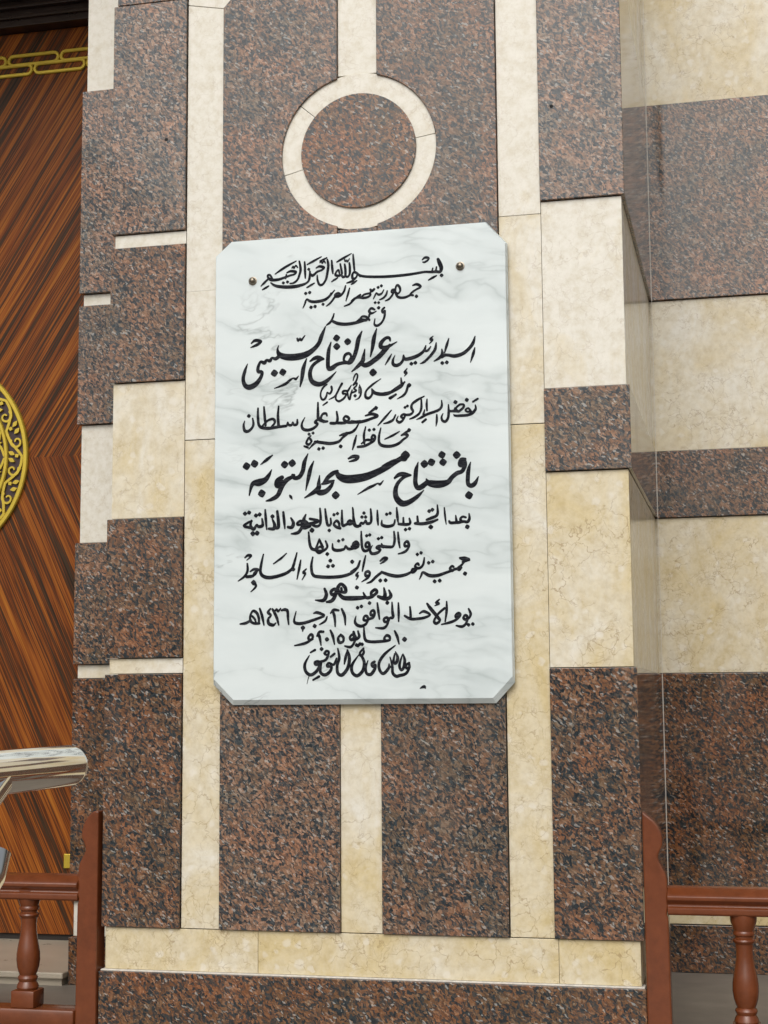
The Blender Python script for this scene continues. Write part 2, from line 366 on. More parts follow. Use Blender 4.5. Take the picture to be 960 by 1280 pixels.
# upright limestone strips
for z0, z1, c in ((0.287, 1.737, (0.60, 0.8, 0, 1)), (1.737, 2.20, (0.28, 0.45, 0, 1))):
    lime(rect(-0.5635, -0.4445, z0+G, z1-(G if z1 == 1.737 else 0)), pil, c)
lime([(-0.5635, 2.2), (-0.4445, 2.2), (-0.4445, 3.1015), (-0.5635, 3.1255)], pil, PALE)
lime([(-0.5635, 3.1275), (-0.446, 3.1035), (-0.40, 3.15), (-0.40, 3.27), (-0.5635, 3.27)], pil, PALE)
for z0, z1, c in ((0.287, 1.737, (0.63, 0.85, 0, 1)), (1.737, 2.36, (0.42, 0.5, 0, 1)), (2.36, TOP, (0.12, 0.35, 0, 1))):
    lime(rect(0.411, 0.5355, z0+G, z1-(G if z1 == 1.737 else 0)), pil, c)
gran(rect(-0.0775, 0.0445, 2.252, 2.356), pil)
lime(rect(-0.0775, 0.0445, 0.287+G, 2.25), pil, (0.62, 0.7, 0, 1))
lime(rect(-0.0775, 0.0445, 2.843, TOP), pil, PALE)
# upper panels cut round the ring
RC, RZ, RO, RI = -0.013, 2.600, 0.2405, 0.179
def cut_arc(xs, left):
    dz = math.sqrt(RO**2-(xs-RC)**2); a = math.atan2(dz, xs-RC)
    pts = arc(RC, RZ, RO, a, (2*math.pi-a) if left else -a, 40)
    return pts
PT = 3.22
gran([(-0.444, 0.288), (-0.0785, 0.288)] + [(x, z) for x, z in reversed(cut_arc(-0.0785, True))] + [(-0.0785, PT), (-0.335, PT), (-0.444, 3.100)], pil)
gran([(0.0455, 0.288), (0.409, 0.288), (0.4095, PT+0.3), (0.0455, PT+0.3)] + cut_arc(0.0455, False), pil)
for a0, a1 in ((8, 139), (139, 194), (194, 368)):
    a0r, a1r = math.radians(a0)+0.004, math.radians(a1)-0.004
    obj('ring_segment', prism(arc(RC, RZ, RO+0.004, a0r, a1r, 40)+arc(RC, RZ, RI-0.004, a1r, a0r, 40), 0.008, BACK, 0.0008), ML, pil, PALE)
obj('round_inlay', prism(arc(RC, RZ, RI, 0, 2*math.pi*63/64, 63), GY, BACK, 0.0015), MG, pil)
# base
for x0, x1 in ((PX0+0.014, -0.327), (-0.327, 0.545), (0.545, PX1-0.011)): lime(rect(x0+G*0.4, x1-G*0.4, 0.166, 0.287-G), pil, (0.72, 1.0, 0, 1), LY, BACK)
gran(rect(PX0, PX1+0.002, 0.0, 0.161), pil, -0.004)
obj('grout_line', rbox(PX0+0.004, PX1-0.002, 0.002, BACK, 0.1612, 0.1655, 0.001), M_grout, pil)
obj('grout_line', rbox(PX1-0.0005, PX1+0.0012, 1.2475, 1.2487, 0.0, TOP, 0), M_grout, pil)
# right return, laid in the same courses, back to the side wall
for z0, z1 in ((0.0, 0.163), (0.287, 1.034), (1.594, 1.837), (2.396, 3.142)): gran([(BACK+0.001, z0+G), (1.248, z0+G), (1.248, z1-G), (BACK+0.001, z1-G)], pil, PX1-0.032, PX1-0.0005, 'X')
for z0, z1, c in ((0.163, 0.287, YEL), (1.034, 1.594, (0.6, 0.7, 0, 1)), (1.837, 2.396, (0.45, 0.6, 0, 1)), (3.142, TOP, (0.5, 0.5, 0, 1))):
    lime([(BACK+0.001, z0+G), (1.248, z0+G), (1.248, z1-G), (BACK+0.001, z1-G)], pil, c, PX1-0.032, PX1-0.0105, 'X')
for x, z in ((-0.630, 2.690), (0.575, 2.68)):
    obj('drill_hole', prism(arc(x, z, 0.0055, 0, 2*math.pi*11/12, 11), -0.0008, 0.002), M_hole, pil)

# ---------------------------------------------------------------- side wall on the right
sw = thing('side_wall', 'recessed side wall right of the pier in bands of cream limestone and brown granite', 'wall', (1.9, 1.3, 0.0))
obj('masonry_core', rbox(0.76, 3.2, 1.275, 1.6, 0.0, TOP, 0), M_core, sw)
for z0, z1 in ((0.0, 0.163), (0.287, 1.036), (1.593, 1.837), (2.396, 3.142)):
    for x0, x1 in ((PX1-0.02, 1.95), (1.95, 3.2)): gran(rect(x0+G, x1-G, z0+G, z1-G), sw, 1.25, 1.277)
for z0, z1, c in ((0.163, 0.287, YEL), (1.036, 1.593, (0.60, 0.9, 0, 1)), (1.837, 2.396, (0.50, 0.8, 0, 1)), (3.142, TOP, (0.62, 0.75, 0, 1))):
    for x0, x1 in ((PX1-0.02, 1.95), (1.95, 3.2)): lime(rect(x0+G, x1-G, z0+G, z1-G), sw, c, 1.262, 1.277)

# ---------------------------------------------------------------- door jamb on the left
JX = -1.197
jb = thing('door_jamb', 'narrow granite and limestone jamb set back beside the wooden door', 'door jamb', (-1.0, 0.9, 0.0))
obj('masonry_core', rbox(JX+0.03, -0.79, 0.655, 1.6, 0.0, TOP, 0), M_core, jb)
JY = 0.62
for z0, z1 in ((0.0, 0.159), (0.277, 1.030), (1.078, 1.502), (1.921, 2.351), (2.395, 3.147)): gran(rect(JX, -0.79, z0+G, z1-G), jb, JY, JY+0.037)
for z0, z1, c in ((0.159, 0.277, (0.35, 0.5, 0, 1)), (1.030, 1.078, (0.4, 0.5, 0, 1)), (1.502, 1.921, (0.18, 0.4, 0, 1)), (2.351, 2.395, PALE), (3.147, TOP, PALE)):
    lime(rect(JX+0.010, -0.79, z0+G, z1-G), jb, c, JY+0.018, JY+0.037)
# reveal facing the door opening
for z0, z1 in ((0.0, 0.159), (0.277, 1.030), (1.078, 1.502), (1.921, 2.351), (2.395, 3.147)): gran([(JY+0.038, z0+G), (1.6, z0+G), (1.6, z1-G), (JY+0.038, z1-G)], jb, JX+0.0005, JX+0.032, 'X')
for z0, z1, c in ((0.159, 0.277, PALE), (1.030, 1.078, PALE), (1.502, 1.921, PALE), (2.351, 2.395, PALE), (3.147, TOP, PALE)):
    lime([(JY+0.038, z0+G), (1.6, z0+G), (1.6, z1-G), (JY+0.038, z1-G)], jb, c, JX+0.0105, JX+0.032, 'X')

# ---------------------------------------------------------------- door
DY = 1.25; DZ0 = 0.068; MIDZ = 1.921
DX0, DX1 = -3.05, JX
door = thing('wooden_door', 'tall zebra striped wooden door with brass medallion and brass border strip', 'door', (-2.105, DY, DZ0))
M_wood = zebrano(MIDZ-DZ0)
obj('door_leaf', rbox(DX0, DX1-0.002, DY, DY+0.05, DZ0, 3.703, 0.002), M_wood, door)
db = rbox(DX0, DX1-0.002, DY-0.06, DY+0.05, 3.706, 3.83, 0.004)
for zz, pr in ((3.735, 0.075), (3.775, 0.085), (3.815, 0.10)): rbox(DX0, DX1-0.003, DY-pr, DY-0.061, zz, zz+0.014, 0.003, db)
obj('door_head', db, M_dark, door)
obj('transom_panel', rbox(DX0, DX1-0.003, DY-0.07, DY+0.05, 3.832, 3.975, 0.003), M_wood, door)
# interlaced brass strap border: two rows of long links, half a link apart
bb = bmesh.new()
def stad(cx, cz, w_, h_, off):
    r = h_/2; k = w_/2-r
    return arc(cx+k, cz, r+off, -math.pi/2, math.pi/2, 8)+arc(cx-k, cz, r+off, math.pi/2, 3*math.pi/2, 8)
def link(bm, cx, cz, w_, h_, strap, y0, y1):
    A = stad(cx, cz, w_, h_, 0.0); B = stad(cx, cz, w_, h_, -strap); n = len(A)
    ro = [[bm.verts.new((x, y, z)) for x, z in P] for P, y in ((A, y1), (A, y0+0.003), (stad(cx, cz, w_, h_, -0.003), y0), (stad(cx, cz, w_, h_, -strap+0.003), y0), (B, y0+0.003), (B, y1))]
    for a, b in zip(ro, ro[1:]):
        for i in range(n): bm.faces.new((a[i], a[(i+1) % n], b[(i+1) % n], b[i]))
PIT = 0.2335; SR = 0.0145
for i in range(8):
    x = -1.460-PIT*i
    link(bb, x-0.009, 3.5835, PIT+0.001, 0.054, SR, DY-0.010, DY+0.001)
    link(bb, x-0.009+PIT/2, 3.5415, PIT+0.001, 0.054, SR, DY-0.0095, DY+0.001)
obj('brass_border', bb, M_gold, door)
# round brass medallion
MX, MZ, MR = -2.105, 1.926, 0.417
med = obj('brass_medallion', prism(arc(MX, MZ, 0.395, 0, 2*math.pi*95/96, 95), DY-0.0015, DY+0.001), plain('shadowed dark wood', (0.035, 0.016, 0.018), 0.5), door)  # dark wood; the shadow behind the openwork is painted into its colour
mb = bmesh.new()
def annulus(bm, r1, r2, y0, y1, n=128):
    ch = 0.004
    ro = [[bm.verts.new((MX+r*math.cos(2*math.pi*i/n), y, MZ+r*math.sin(2*math.pi*i/n))) for i in range(n)] for r, y in ((r2, y1), (r2, y0+ch), (r2-ch, y0), (r1+ch, y0), (r1, y0+ch), (r1, y1))]
    for a, b in zip(ro, ro[1:]):
        for i in range(n): bm.faces.new((a[i], a[(i+1) % n], b[(i+1) % n], b[i]))
annulus(mb, 0.396, MR, DY-0.016, DY+0.001); annulus(mb, 0.313, 0.331, DY-0.015, DY+0.001); annulus(mb, 0.255, 0.268, DY-0.012, DY+0.001)
obj('rim', mb, M_gold, med, smooth=0.5)
sb = bmesh.new()
def pol(a, r): return (MX+r*math.cos(a), MZ+r*math.sin(a))
def pstroke(pts, yoff=0.0):
    ribbon(sb, [(*pol(a, r), w_) for a, r, w_ in pts], DY+0.001, 0.011+yoff, 6, 3, 0.00002)
NP = 20
for k in range(NP):
    a0 = 2*math.pi*k/NP; st = 2*math.pi/NP
    f = 1 if k % 2 else -1
    rm = 0.3635; f *= 1.35
    # vine stem swinging between the two rings
    pstroke([(a0, rm-f*0.020, 0.010), (a0+st*0.25, rm-f*0.004, 0.011), (a0+st*0.5, rm+f*0.012, 0.011), (a0+st*0.75, rm+f*0.018, 0.011), (a0+st, rm+f*0.020, 0.010)], 0.0005*(k % 3))
    # spiral curl inside every swing
    ca, crd = a0+st*0.52, rm-f*0.006
    sp_pts = []
    for j in range(11):
        th = (1 if f > 0 else -1)*(1.2+j*0.62); rr = 0.0265*(1-j/13.5)
        sp_pts.append((ca+rr*math.cos(th)/rm, crd+rr*math.sin(th), 0.0075-0.0003*j))
    pstroke([(q[0], q[1], q[2]*1.35) for q in sp_pts], 0.001)
    # lobed leaves
    for da, dr, ln, an in ((0.13, 0.013, 0.024, 0.9), (0.88, -0.013, 0.024, -0.9), (0.03, -0.004, 0.014, 2.3)):
        la, lr = a0+st*da, rm+f*dr
        pstroke([(la-ln*math.cos(an)/rm/2, lr-f*ln*math.sin(an)/2, 0.002), (la, lr, 0.017), (la+ln*math.cos(an)/rm/2, lr+f*ln*math.sin(an)/2, 0.002)], 0.002)
# eight pointed lattice inside the inner ring
_ps = pstroke
def pstroke(pts, yoff=0.0): _ps([(a, r*0.962, q) for a, r, q in pts], yoff)
for k in range(16):
    a0 = 2*math.pi*(k+0.5)/16; h = math.pi/16
    pstroke([(a0-h*0.9, 0.325, 0.010), (a0-h*0.3, 0.312, 0.010), (a0, 0.296, 0.011), (a0+h*0.3, 0.312, 0.010), (a0+h*0.9, 0.325, 0.010)])
    pstroke([(a0-h*0.62, 0.297, 0.003), (a0, 0.297, 0.017), (a0+h*0.62, 0.297, 0.003)], 0.001)
    pstroke([(a0, 0.272, 0.003), (a0, 0.297, 0.016), (a0, 0.318, 0.003)], 0.0015)
    pstroke([(a0-h, 0.268, 0.010), (a0-h*0.5, 0.230, 0.011), (a0, 0.215, 0.011), (a0+h*0.5, 0.230, 0.011), (a0+h, 0.268, 0.010)])
    pstroke([(a0-h, 0.10, 0.010), (a0-h*0.2, 0.16, 0.012), (a0+h, 0.214, 0.010)]); pstroke([(a0+h, 0.10, 0.010), (a0+h*0.2, 0.16, 0.012), (a0-h, 0.214, 0.010)], 0.001)
obj('scrollwork', sb, M_gold, med)
hb = rbox(-1.505, -1.478, DY-0.010, DY+0.001, 0.318, 0.372, 0.002)
obj('brass_hinge', hb, M_gold, door)
obj('door_lintel', rbox(-3.05, JX-0.003, 0.12, 1.30, 3.98, 4.6, 0.003), ML, jb, PALE)
# threshold
th = thing('door_threshold', 'low beige marble threshold step under the wooden door', 'doorstep', (-2.1, 0.9, 0.0))
obj('step_slab', rbox(DX0, JX-0.003, 0.585, 1.30, 0.024, 0.045, 0.004), M_sill, th)
obj('step_riser', rbox(DX0, JX-0.012, 0.600, 1.30, 0.0, 0.0238, 0.001), M_sill, th)
obj('door_gap', rbox(DX0, JX-0.004, 1.262, 1.30, 0.0452, 0.0675, 0), M_gap_shade, th)  # dark filler painted for the shade beneath the door leaf

# ---------------------------------------------------------------- plaque
PF = -0.022                         # front face of the marble
QX, QZ = -0.009, 1.644
pq = thing('marble_plaque', 'white marble plaque with clipped corners and black painted Arabic calligraphy', 'plaque', (QX, 0.0, 0.95))
oc = [(-0.400, 0.936), (0.384, 0.936), (0.438, 0.994), (0.438, 2.272), (0.376, 2.341), (-0.408, 2.341), (-0.460, 2.296), (-0.460, 0.996)]
def inset(P, d, d2=None):
    n = len(P); o = []; D = [d, d] + [d if d2 is None else d2]*5 + [d]   # wider bevel along the foot
    for i in range(n):
        p0, p1, p2 = Vector(P[i-1]), Vector(P[i]), Vector(P[(i+1) % n])
        e1 = (p1-p0).normalized(); e2 = (p2-p1).normalized(); n1 = Vector((-e1.y, e1.x)); n2 = Vector((-e2.y, e2.x))
        a_, b_ = D[i-1], D[i]; det = n1.x*n2.y-n1.y*n2.x; o.append((p1.x+(a_*n2.y-b_*n1.y)/det, p1.y+(b_*n1.x-a_*n2.x)/det))
    return o
pb = bmesh.new()
def loop(P, y): return [pb.verts.new((x, y, z)) for x, z in P]
LO = [loop(oc, -0.0015), loop(oc, PF+0.013), loop(inset(oc, 0.0012), PF+0.0118), loop(inset(oc, 0.0135, 0.0035), PF+0.0012), loop(inset(oc, 0.0150, 0.0050), PF)]
for a, b in zip(LO, LO[1:]):
    for i in range(8): pb.faces.new((a[i], a[(i+1) % 8], b[(i+1) % 8], b[i]))
pb.faces.new(LO[-1]); pb.faces.new(LO[0][::-1])
obj('marble_slab', pb, MM, pq)
